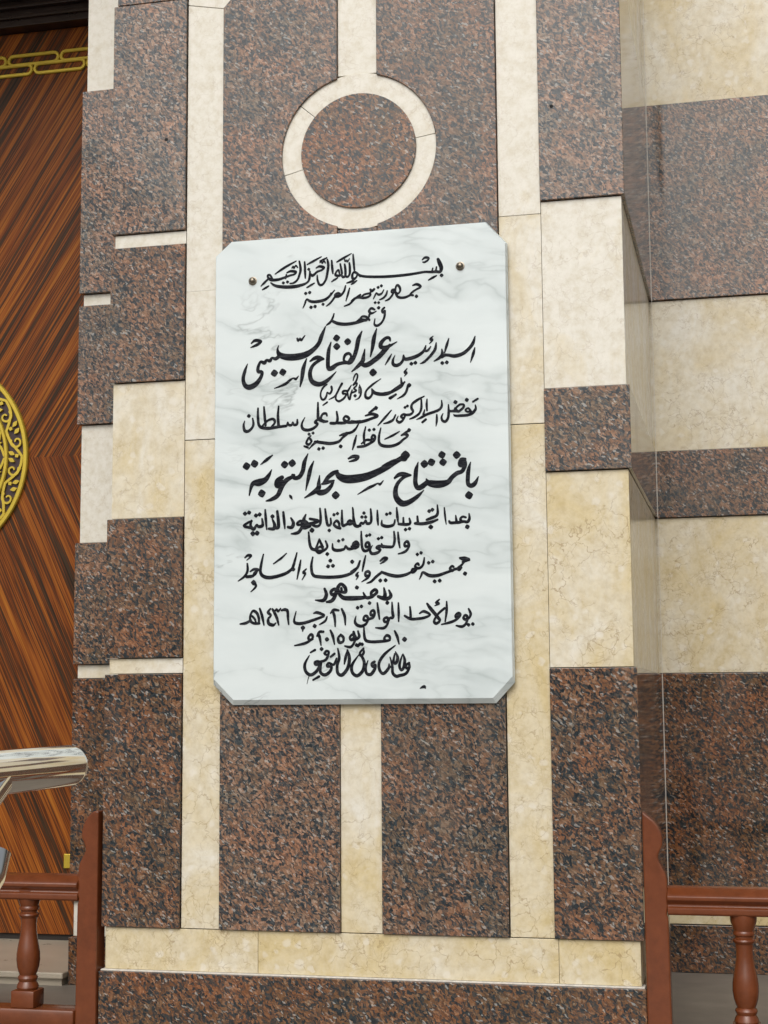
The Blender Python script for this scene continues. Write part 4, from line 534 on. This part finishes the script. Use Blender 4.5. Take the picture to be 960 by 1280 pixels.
e 1446,-5909,71 1361,-5973,85 1367,-6069,85 1448,-6052,85 1351,-6215,99 1167,-6270,106 1056,-6287,106 961,-6189,99 948,-5975,85 884,-5741,42|e 1446,-5917,78 1455,-6034,92|e 1268,-5657,42 1318,-5836,99 1279,-6050,99 1205,-6114,85 1162,-5959,92 1253,-5674,42|e 1047,-5589,42 1112,-5762,106 1059,-5912,106 986,-5875,92 1025,-5646,56|e 966,-6046,71 856,-6002,78|e 856,-5938,49 837,-6063,99 688,-6208,106 578,-6113,99 561,-5898,99 729,-5649,99 1041,-5410,42|e 424,-5868,92 342,-5924,92 374,-6010,92 445,-5950,92 430,-6076,106 317,-6225,113 191,-6202,99 163,-6037,85 231,-5829,35|e 99,-5478,71 -6,-5603,78 23,-5693,92 106,-5604,85 91,-5496,71|e 53,-5712,92 119,-5892,106 77,-6115,113 -92,-6264,113 -240,-6161,106 -239,-5942,99 -36,-5656,35|e -383,-5518,64 -324,-5742,113 -371,-6030,113 -540,-6233,120 -671,-6178,106 -689,-5961,99 -628,-5738,99 -668,-5477,56|e -379,-5532,56 -440,-5741,99 -475,-5921,49|e -883,-5706,78 -770,-5621,85|e -710,-5755,64 -794,-5935,92 -944,-5886,85 -989,-5979,99 -861,-5995,92 -914,-6139,106 -1065,-6228,113 -1197,-6136,99 -1155,-5858,49|e -1494,-5574,56 -1358,-5503,85|f -1157,-5477,120|e -996,-5654,85 -1071,-5609,85 -1003,-5538,92 -943,-5589,85 -1026,-5787,92 -1207,-5846,85|e -1222,-5904,92 -1336,-5931,92 -1358,-5859,92 -1245,-5838,92 -1215,-5929,92 -1306,-6113,106 -1480,-6223,113 -1631,-6131,106 -1665,-5913,99 -1528,-5661,35|e -1416,-6372,64 -1238,-6273,92|e -1533,-6240,32 -1571,-6359,25 -1601,-6486,14
s 1765,-6640,19 1874,-6595,57 1916,-6641,19"""
random.seed(3)
for li, line in enumerate(INK.strip().split('\n')):
    lb = bmesh.new()
    for si, s in enumerate(line.split('|')):
        kind, *pp = s.split()
        P = [tuple(float(q)*1e-4 for q in p.split(',')) for p in pp]
        th_ = 0.0006+0.00001*(si % 50)
        if kind == 'e':
            ribbon(lb, [(QX+x, QZ+z, w_*(0.9 if li == 14 else 1.06)) for x, z, w_ in P], PF-0.0001, th_, 5, 3, 0.000002)
        elif kind == 's':
            ribbon(lb, [(QX+x, QZ+z, w_*1.28+min(0.0023, w_*0.55)) for x, z, w_ in P], PF-0.0001, th_, 5, 3, 0.000002, math.radians(58) if max(q[2] for q in P) < 0.0072 else 0.0)
        else:
            x, z, w_ = P[0]; x += QX; z += QZ; h = w_*0.80+0.0013 if kind == 'd' else w_*0.54; rot = math.radians(38+random.uniform(-10, 10))
            pts = []
            for k in range(16):                      # a soft cornered rhombic pen dot
                a = 2*math.pi*k/16; rr = h/(abs(math.cos(a))**1.35+abs(math.sin(a))**1.35)**(1/1.35)*random.uniform(0.97, 1.03)
                pts.append((x+rr*math.cos(a+rot-0.6), z+rr*math.sin(a+rot-0.6)))
            prism(pts, PF-0.0001-th_, PF-0.0001, 0, lb)
    obj('inscription_line' if li < 15 else 'paint_speck', lb, M_ink, pq)
for x, z in ((-0.338, 2.210), (0.300, 2.210)):
    bt = bmesh.new(); prof = [(0.013, 0.0), (0.013, 0.002), (0.0105, 0.0025), (0.0105, 0.005), (0.009, 0.009), (0.006, 0.0115), (0.0025, 0.0125)]
    lathe(prof, 0, 0, 24, bt); bmesh.ops.rotate(bt, verts=bt.verts, cent=(0, 0, 0), matrix=Matrix.Rotation(math.radians(90), 3, 'X'))
    bmesh.ops.translate(bt, verts=bt.verts, vec=(x, PF-0.0001, z)); obj('mounting_bolt', bt, M_bolt, pq, smooth=0.7)

# ---------------------------------------------------------------- painted wooden railings
def newel(side, x_in, ztop, parent):
    """shaped end board against the pier; side=+1 grows to the right"""
    prof = [(0.0, 0.0), (0.066, 0.0), (0.064, 0.30), (0.0635, 0.352), (0.060, 0.362), (0.0605, 0.372), (0.0635, 0.380), (0.0625, 0.452), (0.058, 0.474), (0.048, 0.492), (0.041, 0.506), (0.0395, 0.517),
            (0.043, 0.528), (0.050, 0.541), (0.0525, 0.552), (0.0525, 0.566), (0.050, 0.580), (0.042, 0.598), (0.030, 0.614), (0.015, 0.626), (0.0, ztop)]
    pts = [(x_in+side*a, z) for a, z in prof]
    return obj('newel_board', prism(pts, -0.018, 0.045, 0.005), M_paint, parent, smooth=0.3)
def rail_bar(x0, x1, zc, parent):
    # moulded cross-section (y, z): sloping top, nose, cove, lower fillet
    sec = [(-0.020, zc-0.003), (-0.024, zc+0.002), (-0.024, zc+0.016), (-0.017, zc+0.020), (-0.016, zc+0.026), (-0.026, zc+0.034), (-0.031, zc+0.038), (-0.031, zc+0.047), (-0.026, zc+0.052),
           (-0.004, zc+0.068), (0.014, zc+0.073), (0.032, zc+0.068), (0.058, zc+0.050), (0.058, zc+0.036), (0.046, zc+0.024), (0.050, zc), (0.046, zc-0.003)]
    return obj('hand_rail', prism(sec, x0, x1, 0.0015, axis='X'), M_paint, parent, smooth=0.5)
def baluster(x, z0, parent, y=0.014):
    b = lathe([(0.030, z0+0.050), (0.033, z0+0.056), (0.031, z0+0.064), (0.026, z0+0.073), (0.0285, z0+0.078), (0.030, z0+0.083), (0.0285, z0+0.088), (0.0245, z0+0.092),
               (0.028, z0+0.100), (0.0325, z0+0.115), (0.035, z0+0.135), (0.0345, z0+0.155), (0.031, z0+0.178), (0.0265, z0+0.200), (0.0235, z0+0.222), (0.0225, z0+0.240), (0.0245, z0+0.258),
               (0.0295, z0+0.2635), (0.031, z0+0.267), (0.0295, z0+0.271), (0.0245, z0+0.274), (0.0245, z0+0.279), (0.0285, z0+0.282), (0.0295, z0+0.286), (0.0285, z0+0.290),
               (0.027, z0+0.293), (0.030, z0+0.302), (0.035, z0+0.318), (0.036, z0+0.332), (0.036, z0+0.341)], x, y, 28)
    rbox(x-0.037, x+0.037, y-0.037, y+0.037, z0, z0+0.0495, 0.004, b)
    return obj('baluster', b, M_paint, parent, smooth=0.5)
rl = thing('wooden_railing', 'low brown painted balustrade in front of the wooden door', 'railing', (-1.4, 0.0, 0.0), 'brown painted balustrades either side of the pier')
newel(-1, -0.8165, 0.626, rl); rail_bar(-2.4, -0.8775, 0.366, rl)
obj('bottom_rail', rbox(-2.4, -0.8825, -0.028, 0.058, -0.03+0.03, 0.0485, 0.006), M_paint, rl, smooth=0.6)
for k in range(6): baluster(-1.049-0.222*k, 0.0487, rl)
rr_ = thing('wooden_railing', 'low orange brown balustrade closing the niche right of the pier', 'railing', (1.5, 0.0, 0.0), 'brown painted balustrades either side of the pier')
newel(1, 0.7845, 0.638, rr_); rail_bar(0.847, 2.6, 0.3655, rr_)
obj('bottom_rail', rbox(0.851, 2.6, -0.028, 0.058, 0.0, 0.0285, 0.006), M_paint, rr_, smooth=0.6)
for k in range(7): baluster(1.046+0.222*k, 0.0287, rr_)

# ---------------------------------------------------------------- stainless handrail in the foreground
hr = thing('steel_handrail', 'polished stainless tube handrail at the stair head, left foreground', 'handrail', (0.037, -2.9, -0.30))
RAD = 0.0325; HX = 0.0365; HZ = 0.8455
obj('top_tube', tube([(HX, -3.0, HZ), (HX, -2.6, HZ), (HX, -2.3, HZ), (HX, -2.1, HZ)], RAD, 48, dome=True), M_steel, hr, smooth=0.9)
s_ = math.tan(math.radians(31))
obj('sloped_tube', tube([(HX, -3.5, HZ-0.008-1.145*s_), (HX, -2.9, HZ-0.008-0.545*s_), (HX, -2.355, HZ-0.008)], RAD*1.01, 48, dome=False), M_steel, hr, smooth=0.9)
obj('lower_tube', tube([(0.010, -3.4, 0.13), (0.010, -2.7, 0.52), (0.010, -2.45, 0.63), (0.010, -2.36, 0.67), (0.010, -2.315, 0.70), (0.010, -2.30, 0.732)], 0.0305, 40), M_steel, hr, smooth=0.9)
obj('rail_post', tube([(HX, -2.95, -0.48), (HX, -2.95, HZ-0.01)], 0.022, 32), M_steel, hr, smooth=0.9)
obj('rail_post', tube([(HX, -3.35, -0.64), (HX, -3.35, HZ-1.05*s_-0.02)], 0.022, 32), M_steel, hr, smooth=0.9)
